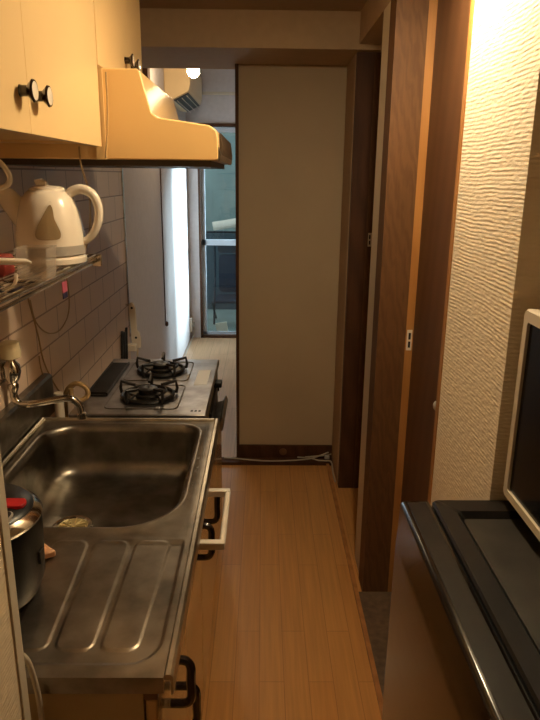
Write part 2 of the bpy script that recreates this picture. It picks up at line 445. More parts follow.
for x in (XL+0.12, 0.3, 1.1): obj('bracket', B(x, x+0.02, WY-0.055, WY, 2.17, 2.185), M['alu'], cr)

# folding chair on the balcony
fc = thing('folding_chair', (-0.30, 6.2, -0.02), 'dark blue folding chair standing on the balcony behind the glass', 'chair')
cxx, cyy = -0.33, 6.2
obj('backrest', PR(rrect(cxx-0.13, cxx+0.2, 0.30, 0.70, 0.05), cyy, cyy+0.03), M['chair_blue'], fc, smooth=True)
obj('headrest', PR(rrect(cxx-0.14, cxx+0.21, 0.72, 0.84, 0.045), cyy-0.02, cyy+0.04), M['chair_frame'], fc, smooth=True)
obj('seat', B(cxx-0.15, cxx+0.2, cyy-0.36, cyy-0.01, 0.25, 0.28), M['chair_blue'], fc, bevel=0.01)
for sx in (cxx-0.175, cxx+0.225):
    obj('frame', T([(sx, cyy+0.02, 0.82), (sx, cyy+0.01, 0.45), (sx, cyy-0.18, -0.01)], 0.011, 8, 5), M['chair_frame'], fc, smooth=True)
    obj('leg', T([(sx, cyy-0.36, 0.265), (sx, cyy-0.2, 0.16), (sx, cyy+0.12, -0.01)], 0.011, 8, 5), M['chair_frame'], fc, smooth=True)
tag(obj('paper_packet', PR([(0, 0), (0.11, 0.02), (0.09, 0.13), (-0.02, 0.11)], 0, 0.02), M['white']), 'small white packet lying at the foot of the folding chair', 'packet')
bpy.data.objects['paper_packet'].location = (-0.44, 6.2, -0.018)
lu = bmesh.new()
tube(lu, smooth_path([(-0.55, 6.6, 0.957), (-0.3, 6.6, 1.0), (-0.05, 6.6, 1.06), (0.3, 6.6, 1.08)], 5), 0.03, 10, sq=1.6)
tag(obj('laundry_cloth', lu, M['white'], smooth=True), 'white cloth spread over a rod behind the glass door', 'cloth')
tag(obj('balcony_rod', T([(-1.6, 6.6, 0.895), (2.2, 6.6, 0.895)], 0.012), M['chair_frame']), 'horizontal rod across the balcony under the white cloth', 'rod')
for x in (-1.55, 2.15):
    obj('post', B(x-0.015, x+0.015, 6.585, 6.615, -0.02, 0.883), M['chair_frame'], bpy.data.objects['balcony_rod'])

# ------------------------------------------------------------------ lamps
def bulb(name, loc, ztop, mat, label):
    t = thing(name, (loc[0], loc[1], ztop), label, 'lamp', rigid=loc[:2])
    obj('lamp_base', L([(0.045, 0), (0.045, -0.012), (0.02, -0.02), (0.018, loc[2]-ztop+0.028)], loc[0], loc[1], ztop, 20), M['white'], t, smooth=True)
    obj('bulb', L([(0, -0.036)]+[(0.036*math.cos(a), 0.036*math.sin(a)) for a in [math.radians(d) for d in (-70, -50, -30, -10, 10, 30, 50)]]+[(0.014, 0.030)], *loc, 16), mat, t, smooth=True)
bulb('ceiling_lamp', LAMP, CE, M['bulb'], 'warm bulb in a short white shade on the kitchen ceiling near the ribbed wallpaper')
zs = LAMP[2]-0.016
obj('lamp_shade', L([(0.046, CE-0.004), (0.082, CE-0.010), (0.088, zs), (0.085, zs), (0.079, CE-0.014), (0.046, CE-0.008)], LAMP[0], LAMP[1], 0, 32, cap=False), M['white'], bpy.data.objects['ceiling_lamp'], smooth=True)
bulb('ceiling_lamp', LAMP_FAR, RC, M['bulb_far'], 'small glowing warm lamp in the far room beside the air conditioner')

# ------------------------------------------------------------------ air conditioner
ac = thing('air_conditioner', (XL, 4.75, 2.0), 'wall air conditioner high on the left wall of the far room, flap open', 'air conditioner')
pf = [(XL, 2.0), (-0.625, 1.995), (-0.512, 2.052), (-0.500, 2.10), (-0.500, 2.25), (-0.52, 2.275), (XL, 2.275)]
obj('body', PR(pf, 4.30, 5.10), M['ac'], ac, bevel=0.006)
obj('air_outlet', PR([(-0.618, 1.996), (-0.519, 2.046), (-0.517, 2.043), (-0.616, 1.993)], 4.33, 5.07), M['black_plastic'], ac)
for i in range(3):
    u = -0.600+0.033*i; z = 1.9955+0.0167*i
    obj('louver', PR([(u, z), (u+0.010, z-0.012), (u+0.013, z-0.011), (u+0.004, z+0.002)], 4.34, 5.06), M['white'], ac)
tag(obj('wall_post', B(XL, XL+0.03, 3.55, 3.62, 1.9, RC), M['dark_wood']), 'dark narrow wooden strip on the wall left of the air conditioner', 'wall strip')
# cords of the far room
p = [at(160, 150, x=XL+0.006), at(161, 220, x=XL+0.006), at(162, 290, x=XL+0.006), at(162, 328, x=XL+0.006)]
hc = tag(obj('light_pull_cord', T([(v.x, 4.0, v.z) for v in p], 0.004, 6, 4), M['dark_wood'], smooth=True), 'thin dark cord hanging down the pale wall of the far room', 'cord')
obj('cord_end', L([(0.0, -0.03), (0.012, -0.02), (0.012, 0.0), (0.004, 0.008), (0, 0.009)], XL+0.014, 4.0, p[-1].z, 12), M['dark_wood'], hc, smooth=True)
ot = thing('wall_outlet', (XL, 5.44, 0.08), 'white outlet box low on the wall beside the glass door', 'outlet')
obj('plate', B(XL, XL+0.02, 5.36, 5.44, 0.08, 0.21), M['white'], ot, bevel=0.004)
obj('plug', B(XL+0.02, XL+0.045, 5.40, 5.43, 0.12, 0.16), M['grey_plastic'], ot, bevel=0.004)
obj('cord', T([(XL+0.04, 5.415, 0.125), (XL+0.04, 5.40, 0.06), (XL+0.02, 5.30, 0.010), (XL+0.02, 5.0, 0.008), (XL+0.025, 4.7, 0.008)], 0.004, 6, 5), M['cable_w'], ot, smooth=True)

# ------------------------------------------------------------------ counter with sink
CT = 0.80
Y0, YM, Y1 = 0.700, 1.035, 1.630
X0, X1 = -0.655, -0.125
sink = thing('sink_counter', (-0.4, 1.15, CT-0.03), 'worn stainless steel sink top with a ribbed drainboard', 'sink')
bm = bmesh.new()
n = 10
outer = rrect(X0, X1-0.014, YM, Y1, 0.0005, n)
def loop(x0, x1, y0, y1, rs, z): return [bm.verts.new((p[0], p[1], z)) for p in rrect(x0, x1, y0, y1, rs, n)]
Ls = [[bm.verts.new((p[0], p[1], CT)) for p in outer]]
bx0, bx1, by0, by1 = -0.615, -0.174, 1.072, 1.588
R4 = [0.055, 0.10, 0.06, 0.13]
def off(d, z, rs=R4): Ls.append(loop(bx0+d, bx1-d, by0+d, by1-d, [max(r-d, 0.03) for r in rs], z))
off(-0.012, CT); off(-0.008, CT+0.0022); off(-0.002, CT+0.0022); off(0.004, CT-0.001); off(0.009, CT-0.008); off(0.012, CT-0.02)
off(0.017, CT-0.100); off(0.024, CT-0.124); off(0.038, CT-0.138); off(0.062, CT-0.143)
dcx, dcy = -0.470, 1.305
ring = []
for p in rrect(bx0, bx1, by0, by1, R4, n):
    v = Vector((p[0]-dcx, p[1]-dcy)).normalized()*0.052
    ring.append(bm.verts.new((dcx+v.x, dcy+v.y, CT-0.148)))
Ls.append(ring)
Ls.append([bm.verts.new((dcx+(v.co.x-dcx)*0.85, dcy+(v.co.y-dcy)*0.85, CT-0.154)) for v in ring])
for a, b in zip(Ls, Ls[1:]):
    m_ = len(a)
    for i in range(m_): bm.faces.new((a[i], a[(i+1) % m_], b[(i+1) % m_], b[i]))
bm.faces.new(Ls[-1])
for f in bm.faces:
    if f.calc_center_median().z < CT-0.004: f.material_index = 1
# drainboard with pressed channels
def sdr(x, y, x0, x1, y0, y1, r_):
    qx = abs(x-(x0+x1)/2)-(x1-x0)/2+r_; qy = abs(y-(y0+y1)/2)-(y1-y0)/2+r_
    return math.hypot(max(qx, 0), max(qy, 0))+min(max(qx, qy), 0)-r_
def sst(t): t = min(max(t, 0), 1); return t*t*(3-2*t)
def board(x, y):
    h = -0.0030*sst(-sdr(x, y, -0.645, -0.150, 0.722, 1.3, 0.05)/0.005)*sst((YM-y)/0.02)
    xn = -0.25+(x+0.25)/(1+0.62*(y-0.731))
    e_ = [-0.597, -0.528, -0.459, -0.390, -0.321, -0.252, -0.183]
    for a_, b_ in zip(e_, e_[1:]):
        h += 0.0018*sst(-sdr(xn, y, a_+0.004, b_-0.004, 0.750, 1.030, 0.018)/0.0035)
    return h
nx, ny = 250, 120
g = []
for j in range(ny+1):
    y = Y0+(YM-Y0)*j/ny; row = []
    for i in range(nx+1):
        x = X0+(X1-0.014-X0)*i/nx
        e = min(1, (YM-y)/0.02)
        row.append(bm.verts.new((x, y, CT+board(x, y))))
    g.append(row)
for j in range(ny):
    for i in range(nx): bm.faces.new((g[j][i], g[j][i+1], g[j+1][i+1], g[j+1][i]))
obj('counter_top', bm, [M['steel'], M['basin']], sink, smooth='all')
# rolled front lip, near fold, far bead and left bead
lip = [(X1-0.014, CT), (X1-0.011, CT+0.004), (X1-0.004, CT+0.004), (X1, CT), (X1, CT-0.03), (X1-0.004, CT-0.032), (X1-0.004, CT-0.006), (X1-0.014, CT-0.006)]
obj('front_lip', PR(lip, Y0, Y1), M['steel_edge'], sink)
bm = B(X0, X1-0.014, Y0-0.002, Y0, CT-0.028, CT+0.0005)
obj('side_lip', bm, M['steel'], sink)
obj('far_lip', PR([(Y1-0.012, CT), (Y1-0.009, CT+0.005), (Y1-0.002, CT+0.005), (Y1, CT+0.001), (Y1, CT-0.02), (Y1-0.003, CT-0.02)], X0, X1-0.014, 'x'), M['steel_edge'], sink)
obj('left_bead', T([(X0+0.012, Y0+0.01, CT+0.003), (X0+0.012, Y1-0.012, CT+0.003)], 0.006, 8), M['steel_edge'], sink, smooth=True)
obj('backguard', PR([(XL+0.001, CT-0.02), (X0+0.004, CT-0.02), (X0+0.002, CT+0.095), (X0-0.004, CT+0.102), (XL+0.001, CT+0.104)], Y0, 1.742), [M['basin']], sink)
# drain
dr = obj('drain_ring', L([(0.0445, -0.173), (0.050, -0.1665), (0.047, -0.164), (0.040, -0.165), (0.036, -0.172)], dcx, dcy, CT+0.020, 32, cap=False), M['chrome'], sink, smooth=True, rigid=(dcx, dcy))
bm = bmesh.new()
lathe(bm, [(0.0, -0.1735), (0.034, -0.1735), (0.037, -0.168), (0.035, -0.166), (0.031, -0.169), (0.0, -0.170)], dcx, dcy, (CT+0.020), 28)
for i in range(12):
    a = 2*PI*i/12; tube(bm, [(dcx+0.008*math.cos(a), dcy+0.008*math.sin(a), (CT+0.020)-0.1675), (dcx+0.032*math.cos(a), dcy+0.032*math.sin(a), (CT+0.020)-0.1665)], 0.0022, 6)
lathe(bm, [(0, -0.171), (0.008, -0.171), (0.007, -0.164), (0, -0.163)], dcx, dcy, (CT+0.020), 12)
obj('strainer', bm, M['brass'], sink, smooth=True, rigid=(dcx, dcy))
# water drops on the rim
for i in range(26):
    y = random.uniform(1.17, 1.40); x = random.uniform(-0.178, -0.155)
    r = random.uniform(0.0014, 0.0032)
    if i == 0: drop0 = None
    o = tag(obj('water_drop', L([(r, 0), (r*0.85, r*0.4), (r*0.45, r*0.65), (0, r*0.7)], x, y, CT+0.0006, 8), M['clear'], smooth=True),
            'tiny water drop on the steel rim right of the basin', 'water drop', 'water drops on the sink rim')

# ------------------------------------------------------------------ base cabinet under the sink
XF = -0.153
bc = thing('sink_cabinet', (-0.4, 1.15, 0), 'cream base cabinet under the steel sink top', 'cabinet')
bm = bmesh.new()
box(bm, -0.672, XF-0.02, 0.712, 0.728, 0.08, CT-0.03); box(bm, -0.672, XF-0.02, 1.61, 1.626, 0.08, CT-0.03)
box(bm, -0.672, XF-0.02, 0.728, 1.61, 0.08, 0.095); box(bm, -0.672, -0.665, 0.728, 1.61, 0.095, CT-0.03)
obj('body', bm, M['cab_side'], bc)
obj('kick_board', B(-0.66, -0.200, 0.72, 1.62, 0, 0.08), M['kick'], bc)
obj('rail', B(XF-0.02, XF+0.002, 0.712, 1.626, CT-0.055, CT-0.031), M['kick'], bc, bevel=0.002)
def pull(x, y, z0, z1, out=0.036, ww=0.0065):
    bm = bmesh.new()
    tube(bm, smooth_path([(x, y, z1), (x+out*0.75, y, z1-0.001), (x+out, y, z1-0.014), (x+out, y, (z0+z1)/2), (x+out, y, z0+0.014), (x+out*0.75, y, z0+0.001), (x, y, z0)], 5), ww, 8, sq=1.25)
    return bm
ys = [0.713, 1.02, 1.32, 1.625]
doors = []
for i in range(3):
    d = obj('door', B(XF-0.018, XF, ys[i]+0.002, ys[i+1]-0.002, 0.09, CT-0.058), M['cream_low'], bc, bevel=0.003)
    doors.append(d)
def handle_on(d, x, y, z0, z1):
    obj('handle', pull(x, y, z0, z1), M['handle'], d, smooth=True)
    for z in (z0, z1): pass
handle_on(doors[0], XF, 0.825, 0.62, 0.71)
handle_on(doors[0], XF, 0.890, 0.50, 0.59)
handle_on(doors[1], XF, 1.235, 0.615, 0.70)
handle_on(doors[2], XF, 1.41, 0.60, 0.69)
# towel bar hung over the doors
tb = thing('towel_bar', (XF, 1.3, 0.68), 'ivory plastic towel bar hooked on the cabinet doors under the sink', 'towel bar')
ya, yb = 1.160, 1.385
def brk(y):
    bm = bmesh.new(); box(bm, XF+0.001, -0.080, y-0.008, y+0.008, 0.692, 0.710); box(bm, XF+0.001, XF+0.005, y-0.012, y+0.012, 0.665, 0.735); return bm
obj('bar', T([(-0.086, ya, 0.701), (-0.086, yb, 0.701)], 0.0075, 12), M['ivory'], tb, smooth=True)
obj('bracket', brk(ya), M['ivory'], tb, bevel=0.003); obj('bracket', brk(yb), M['ivory'], tb, bevel=0.003)

# ------------------------------------------------------------------ stove and its stand
ST = 0.800
sy0, sy1 = 1.665, 2.225
sx0, sx1 = -0.585, -0.168
st = thing('stove_cabinet', (-0.4, 1.94, 0), 'cream low cabinet carrying the gas stove', 'cabinet')
bm = B(-0.672, XF-0.03, 1.665, 2.24, 0.08, 0.60); obj('body', bm, M['cab_side'], st)
obj('kick_board', B(-0.66, -0.21, 1.67, 2.23, 0, 0.08), M['kick'], st)
for a, b in ((1.667, 1.951), (1.954, 2.238)):
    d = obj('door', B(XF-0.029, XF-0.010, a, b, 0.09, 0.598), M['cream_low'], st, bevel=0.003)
sv = thing('gas_stove', (-0.38, 1.94, 0.60), 'grey two burner gas stove with black pan supports', 'gas stove')
obj('body', B(sx0+0.01, sx1-0.02, sy0+0.008, sy1-0.008, 0.60, ST-0.022), M['stove_side'], sv, bevel=0.004)
obj('top_plate', B(sx0, sx1, sy0, sy1, ST-0.022, ST), M['stove_top'], sv, bevel=0.004)
obj('front_panel', B(sx1-0.02, sx1-0.006, sy0+0.012, sy1-0.012, 0.615, ST-0.026), M['stove_side'], sv, bevel=0.003)
obj('grill_door', B(sx1-0.006, sx1+0.004, 1.81, 2.08, 0.63, 0.745), M['black_plastic'], sv, bevel=0.003)
obj('grill_handle', PR([(sx1+0.004, 0.66), (sx1+0.038, 0.668), (sx1+0.044, 0.700), (sx1+0.036, 0.722), (sx1+0.028, 0.698), (sx1+0.004, 0.69)], 1.84, 2.05), M['stove_top'], sv, bevel=0.002)
for y in (1.73, 2.16):
    obj('knob', L([(0.020, 0), (0.018, 0.008), (0.016, 0.010), (0, 0.010)], sx1-0.006, y, 0.71, 24, 'x'), M['black_plastic'], sv, smooth=True)
obj('ignition_lever', B(sx1-0.006, sx1+0.022, 2.03, 2.075, 0.752, 0.770), M['black_plastic'], sv, bevel=0.003)
# exhaust grille at the wall side
gr = bmesh.new()
gx0, gx1, gy0, gy1 = -0.573, -0.505, 1.815, 2.155
prism(gr, rrect(gx0, gx1, gy0, gy1, 0.008, 3), ST+0.0002, ST+0.004, 'z')
for i in range(30):
    y = gy0+0.012+i*(gy1-gy0-0.024)/29.5; box(gr, gx0+0.006, gx1-0.006, y, y+0.006, ST+0.004, ST+0.010)
box(gr, gx0, gx0+0.005, gy0+0.004, gy1-0.004, ST+0.004, ST+0.011); box(gr, gx1-0.005, gx1, gy0+0.004, gy1-0.004, ST+0.004, ST+0.011)
obj('exhaust_grille', gr, M['black_metal'], sv)
def burner(cx, cy):
    pan = bmesh.new()
    # pressed line around the burner and drip pan
    rr = [(p[0], p[1], ST+0.0012) for p in rrect(cx-0.118, cx+0.110, cy-0.118, cy+0.118, 0.02, 4)]
    tube(pan, rr, 0.0016, 6, closed=True)
    lathe(pan, [(0.078, 0.0004), (0.080, 0.003), (0.072, 0.004), (0.040, 0.0015), (0.030, 0.0015)], cx, cy, ST, 32)
    o = obj('drip_pan', pan, M['steel'], sv, smooth=True, rigid=(cx, cy))
    hd = bmesh.new()
    lathe(hd, [(0.038, 0.0018), (0.038, 0.010), (0.030, 0.013), (0.028, 0.022), (0.033, 0.024), (0.033, 0.030), (0.022, 0.034), (0.008, 0.034), (0, 0.030)], cx, cy, ST, 28)
    b = obj('burner_head', hd, M['black_metal'], sv, smooth=True, rigid=(cx, cy))
    gp = bmesh.new()
    R = 0.082
    tube(gp, [(cx+R*math.cos(2*PI*i/40), cy+R*math.sin(2*PI*i/40), ST+0.009) for i in range(40)], 0.0058, 8, closed=True)
    R2 = 0.060
    tube(gp, [(cx+R2*math.cos(2*PI*i/40), cy+R2*math.sin(2*PI*i/40), ST+0.020) for i in range(40)], 0.004, 8, closed=True)
    for i in range(5):
        a = 2*PI*i/5+0.35; c, s = math.cos(a), math.sin(a)
        f = lambda r, z: (cx+r*c, cy+r*s, ST+z)
        tube(gp, [f(0.094, 0.004), f(0.098, 0.020), f(0.094, 0.044), f(0.060, 0.038), f(0.044, 0.036)], 0.0052, 6)
        tube(gp, [f(0.094, 0.006), f(0.078, 0.012), f(0.060, 0.020)], 0.004, 6)
    obj('pan_support', gp, M['black_metal'], sv, rigid=(cx, cy))
burner(-0.372, 1.815); burner(-0.372, 2.075)
obj('instruction_label', B(-0.235, -0.190, 1.93, 2.09, ST, ST+0.0008), M['sticker'], sv)
for i in range(3):
    obj('control_mark', B(-0.218+0.012*i, -0.211+0.012*i, 1.690, 1.702, ST, ST+0.0006), M['cable_b'], sv)

# gas hose and bits in the gap behind the stove
hs = bmesh.new()
tube(hs, smooth_path([(-0.635, 1.78, 0.62), (-0.630, 1.775, 0.78), (-0.62, 1.77, 0.835), (-0.588, 1.765, 0.862), (-0.556, 1.76, 0.85), (-0.552, 1.76, 0.823), (-0.575, 1.758, 0.808), (-0.598, 1.752, 0.825), (-0.60, 1.75, 0.85)], 6), 0.008, 10)
tag(obj('gas_hose', hs, M['cable_t'], smooth=True), 'beige rubber gas hose coiled between sink and stove', 'hose')
tag(obj('plastic_pipe', T([(-0.622, 1.70, 0.6), (-0.622, 1.70, 0.80), (-0.622, 1.70, 0.855)], 0.014, 12), M['white'], smooth=True), 'short pale pipe end standing at the corner behind the sink', 'pipe')

# power strip and black cords on the wall beyond the stove
ps = thing('power_strip', (XL, 2.87, 0.66), 'slim white plastic strip with a round hole hanging past the stove', 'power strip')
bm = bmesh.new()
prism(bm, [(-0.652, 0.655), (-0.612, 0.655), (-0.608, 0.70), (-0.616, 0.735), (-0.628, 0.75), (-0.630, 0.86), (-0.640, 0.885), (-0.656, 0.890), (-0.664, 0.870), (-0.660, 0.75), (-0.658, 0.70)], 2.862, 2.880, 'y')
obj('body', bm, M['ivory'], ps, bevel=0.004)
for x, z in ((-0.648, 0.862), (-0.634, 0.71)):
    obj('hole', L([(0.006, 0), (0.006, -0.001), (0, -0.001)], x, 2.862, z, 14, 'y', True), M['cable_b'], ps)
obj('hook', B(XL, -0.655, 2.868, 2.876, 0.872, 0.880), M['chrome'], ps)
obj('cord', T([(-0.632, 2.871, 0.656), (-0.632, 2.871, 0.62), (-0.64, 2.86, 0.5)], 0.005, 8, 4), M['cable_w'], ps, smooth=True)
for i, (y, zt, which) in enumerate(((2.70, 0.775, 'farthest from'), (2.745, 0.76, 'second from'), (2.79, 0.77, 'nearest to'))):
    tag(obj('black_cord', T([(XL+0.010, y+0.03, zt), (XL+0.014, y+0.005, zt-0.03), (XL+0.016, y-0.02, 0.62), (XL+0.012, y-0.03, 0.4), (XL+0.012, y-0.03, 0.1)], 0.0065, 8, 5), M['cable_b'], smooth=True),
        'black cord hanging behind the stove, the one %s the white power strip' % which, 'cord', 'black cords beside the power strip')
pg = thing('plug', (XL+0.03, 2.81, 0.64), 'small white plug below the foot of the power strip', 'plug')
obj('body', B(XL+0.002, XL+0.058, 2.80, 2.835, 0.655, 0.69), M['ivory'], pg, bevel=0.005)
obj('prong', B(XL+0.0005, XL+0.002, 2.812, 2.823, 0.668, 0.680), M['chrome'], pg)

# ------------------------------------------------------------------ faucet
fx = -0.655
fa = thing('faucet', (XL, 1.47, 0.95), 'wall mounted chrome faucet with a ribbed pale knob and swivel spout', 'faucet')
bd = bmesh.new()
lathe(bd, [(0.026, 0.0), (0.026, 0.006), (0.017, 0.010), (0.015, 0.03)], XL+0.0005, 1.47, 1.00, 24, 'x')
lathe(bd, [(0.010, -0.055), (0.014, -0.045), (0.014, -0.036), (0.011, -0.032), (0.019, -0.018), (0.0235, 0.0), (0.021, 0.018), (0.012, 0.028), (0.010, 0.038)], -0.655, 1.47, 1.00, 24)
obj('body', bd, M['chrome'], fa, smooth=True)
kb = bmesh.new()
lathe(kb, [(0.020, 0.036), (0.027, 0.040), (0.0285, 0.060), (0.025, 0.078), (0.012, 0.083), (0, 0.083)], -0.655, 1.47, 1.00, 12)
obj('knob', kb, M['screen'], fa, smooth=True)
pts = [(-0.655, 1.47, 0.952), (-0.655, 1.47, 0.93), (-0.643, 1.468, 0.913), (-0.61, 1.47, 0.910), (-0.56, 1.485, 0.915), (-0.53, 1.492, 0.918), (-0.508, 1.497, 0.912), (-0.494, 1.50, 0.893), (-0.490, 1.50, 0.862)]
sp = bmesh.new(); tube(sp, smooth_path(pts, 6), 0.0095, 14)
lathe(sp, [(0.0125, 0), (0.0125, 0.014), (0.010, 0.016)], -0.490, 1.50, 0.858, 16)
obj('spout', sp, M['chrome'], fa, smooth=True)

# ------------------------------------------------------------------ rice cooker
rx, ry, rr_ = -0.470, 0.870, 0.100
rc = thing('rice_cooker', (rx, ry, CT+0.004), 'black rice cooker with a chrome ringed lid and red button', 'rice cooker', rigid=(rx, ry))
obj('body', L([(rr_-0.03, 0.004), (rr_-0.012, 0.010), (rr_-0.002, 0.04), (rr_, 0.09), (rr_+0.001, 0.14), (rr_-0.002, 0.160)], rx, ry, CT, 48), M['black_plastic'], rc, smooth=True)
for a in (45, 135, 225, 315):
    obj('foot', L([(0.009, 0.0028), (0.009, 0.0055)], rx+0.07*math.cos(math.radians(a)), ry+0.07*math.sin(math.radians(a)), CT, 10), M['black_plastic'], rc)
obj('lid', L([(rr_-0.004, 0.160), (rr_-0.006, 0.174), (rr_-0.016, 0.185), (rr_-0.05, 0.192), (0, 0.195)], rx, ry, CT, 48), M['black_plastic'], rc, smooth=True)
obj('chrome_ring', L([(rr_+0.001, 0.158), (rr_+0.003, 0.164), (rr_-0.001, 0.172), (rr_-0.009, 0.179), (rr_-0.012, 0.178), (rr_-0.006, 0.168)], rx, ry, CT, 48, cap=False), M['chrome'], rc, smooth=True)
obj('button', PR(rrect(rx+0.040, rx+0.082, ry-0.014, ry+0.014, 0.010, 4), CT+0.1865, CT+0.1935, 'z'), M['red'], rc, bevel=0.001)
obj('open_button', PR(rrect(rx+0.036, rx+0.074, ry-0.054, ry-0.024, 0.010, 4), CT+0.1835, CT+0.190, 'z'), M['grey_plastic'], rc, bevel=0.001)
obj('open_button_face', PR(rrect(rx+0.0385, rx+0.0715, ry-0.0515, ry-0.0265, 0.008, 4), CT+0.190, CT+0.1908, 'z'), M['black_plastic'], rc)
rc.scale = (1, 1, 0.925)
obj('side_plate', B(rx+rr_-0.004, rx+rr_+0.003, ry-0.012, ry+0.004, CT+0.075, CT+0.10), M['black_metal'], rc, bevel=0.001)
bm = bmesh.new()
prism(bm, [(-0.424, 0.985), (-0.412, 0.960), (-0.386, 0.976), (-0.400, 0.985), (-0.418, 1.001)], CT+0.0012, CT+0.016, 'z')
tag(obj('food_scrap', bm, M['scrap'], bevel=0.004), 'small pinkish scrap lying on the drainboard behind the rice cooker', 'scrap')
hz = [at(22, 655, y=0.683), at(29, 664, y=0.683), at(37, 690, y=0.683), at(42, 720, y=0.683)]
tag(obj('drain_hose', T([(v.x, v.y, v.z) for v in hz]+[(hz[-1].x+0.004, 0.683, 0.55), (hz[-1].x, 0.683, 0.2)], 0.004, 10, 6), M['cable_w'], smooth=True), 'cream hose running down the near end of the sink cabinet', 'hose')

# ------------------------------------------------------------------ upper cabinets
UX = -0.38
def knob_bm(x, y, z):
    bm = bmesh.new(); lathe(bm, [(0.0095, 0), (0.0085, 0.004), (0.0085, 0.012), (0.0145, 0.018), (0.0175, 0.021), (0.0165, 0.0235), (0.0145, 0.0238)], x, y, z, 24, 'x', cap=True); return bm
def knob(d, x, y, z):
    k_ = obj('knob', knob_bm(x, y, z), M['handle'], d, smooth=True, rigid=(x, y))
    obj('knob_face', L([(0.0142, 0.0239), (0.012, 0.0246), (0, 0.0252)], x, y, z, 24, 'x'), M['ivory'], k_, smooth=True)
def upper(y0, y1, ym, z0, label, knobs):
    t = thing('wall_cabinet', (XL, (y0+y1)/2, z0), label, 'cabinet')
    bm = bmesh.new()
    box(bm, XL+0.001, UX-0.02, y0, y0+0.016, z0+0.006, CE-0.002); box(bm, XL+0.001, UX-0.02, y1-0.016, y1, z0+0.006, CE-0.002)
    box(bm, XL+0.001, UX-0.02, y0+0.016, y1-0.016, z0+0.012, z0+0.028); box(bm, XL+0.001, XL+0.008, y0+0.016, y1-0.016, z0+0.028, CE-0.002)
    box(bm, XL+0.008, UX-0.02, y0+0.016, y1-0.016, CE-0.016, CE-0.002)
    obj('body', bm, M['cream_cab'], t)
    for (a, b), k_ in zip(((y0, ym), (ym, y1)), knobs):
        d = obj('door', B(UX-0.019, UX, a+0.0003, b-0.0003, z0, CE-0.004), M['cream_cab'], t, bevel=0.0008)
        knob(d, UX, *k_)
    return t
upper(0.64, 1.452, 1.017, 1.562, 'large cream wall cabinet with two round knobs above the kettle shelf', [(0.984, 1.624), (1.050, 1.624)])
upper(1.458, 1.985, 1.783, 1.742, 'shorter cream wall cabinet over the range hood', [(1.744, 1.800), (1.821, 1.800)])

# ------------------------------------------------------------------ range hood
hd = thing('range_hood', (XL, 1.8, 1.53), 'cream enamel range hood jutting out beneath the small wall cabinet', 'range hood')
h0, h1 = 1.462, 1.99
prof = [(XL+0.001, 1.735), (-0.292, 1.735), (-0.286, 1.728), (-0.262, 1.640), (-0.250, 1.630), (-0.128, 1.614), (-0.112, 1.604), (-0.1075, 1.588), (-0.1075, 1.540), (-0.112, 1.534), (XL+0.001, 1.534)]
bm = PR(prof, h0, h1)
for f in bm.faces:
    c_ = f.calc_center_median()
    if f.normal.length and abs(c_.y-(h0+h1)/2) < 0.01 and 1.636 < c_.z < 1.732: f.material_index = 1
obj('shell', bm, [M['hood'], M['hood_slope_shade']], hd, bevel=0.003)
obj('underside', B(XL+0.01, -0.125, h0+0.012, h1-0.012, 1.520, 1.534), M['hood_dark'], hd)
obj('front_lip', PR([(-0.1075, 1.532), (-0.103, 1.535), (-0.101, 1.548), (-0.1075, 1.566)], h0+0.004, h1), M['steel'], hd)
obj('front_switch_panel', PR([(-0.1075, 1.566), (-0.101, 1.548), (-0.100, 1.562), (-0.105, 1.600), (-0.1075, 1.602)], h0+0.05, h1), M['hood_dark'], hd)
obj('top_flange', B(-0.395, -0.372, 1.4575, 1.4615, 1.534, 1.735), M['hood'], hd)
# cords by the hood
tag(obj('hood_cord', T([at(97, 72, y=1.448)+Vector((0.02, 0, 0)), at(102, 100, y=1.448)+Vector((0.012, 0, 0)), at(103, 130, y=1.448)+Vector((0.010, 0, 0)), at(103, 158, y=1.448)+Vector((0.006, 0, 0))], 0.0022, 6, 4), M['cable_t'], smooth=True),
    'thin brown cord running down the seam between wall cabinet and hood', 'cord')
kc = [(-0.432, 1.445, 1.562), (-0.432, 1.452, 1.52), (-0.432, 1.50, 1.46), (-0.44, 1.53, 1.40), (-0.46, 1.56, 1.33), (-0.48, 1.56, 1.28)]
tag(obj('kettle_cord', T(kc, 0.0020, 6, 5), M['cable_t'], smooth=True), 'tan cord dropping from the wall cabinet behind the kettle handle', 'cord')
sh = [(-0.655, 1.20, 1.558), (-0.60, 1.20, 1.535), (-0.535, 1.21, 1.53), (-0.505, 1.21, 1.50), (-0.515, 1.22, 1.476), (-0.56, 1.22, 1.470), (-0.65, 1.22, 1.475)]
tag(obj('white_hose', T(sh, 0.0055, 8, 6), M['white'], smooth=True), 'white curved hook hose under the wall cabinet near the kettle spout', 'hose')

# ------------------------------------------------------------------ wire shelf
SZ = 1.288
ws = thing('wire_shelf', (XL, 1.2, SZ), 'chrome wire shelf on the tiled wall holding the kettle', 'shelf')
fr = bmesh.new()
yA, yB = 0.70, 1.585
tube(fr, [(-0.45, yA, SZ), (-0.45, yB, SZ)], 0.0052, 8)
tube(fr, [(-0.452, yA, SZ-0.015), (-0.452, yB, SZ-0.015)], 0.0042, 8)
tube(fr, [(-0.665, yA, SZ), (-0.665, yB, SZ)], 0.0045, 8)
for y in (yA, yB):
    tube(fr, [(-0.45, y, SZ), (-0.665, y, SZ)], 0.0045, 8); tube(fr, [(-0.45, y, SZ), (-0.452, y, SZ-0.015)], 0.004, 8)
obj('frame', fr, M['chrome'], ws, smooth=True)
wr = bmesh.new()
for i in range(1, 11):
    x = -0.665+0.215*i/11; tube(wr, [(x, yA, SZ+0.003), (x, yB, SZ+0.003)], 0.0018, 6)
for y in (0.95, 1.2, 1.45): tube(wr, [(-0.45, y, SZ-0.003), (-0.665, y, SZ-0.003)], 0.0028, 6)
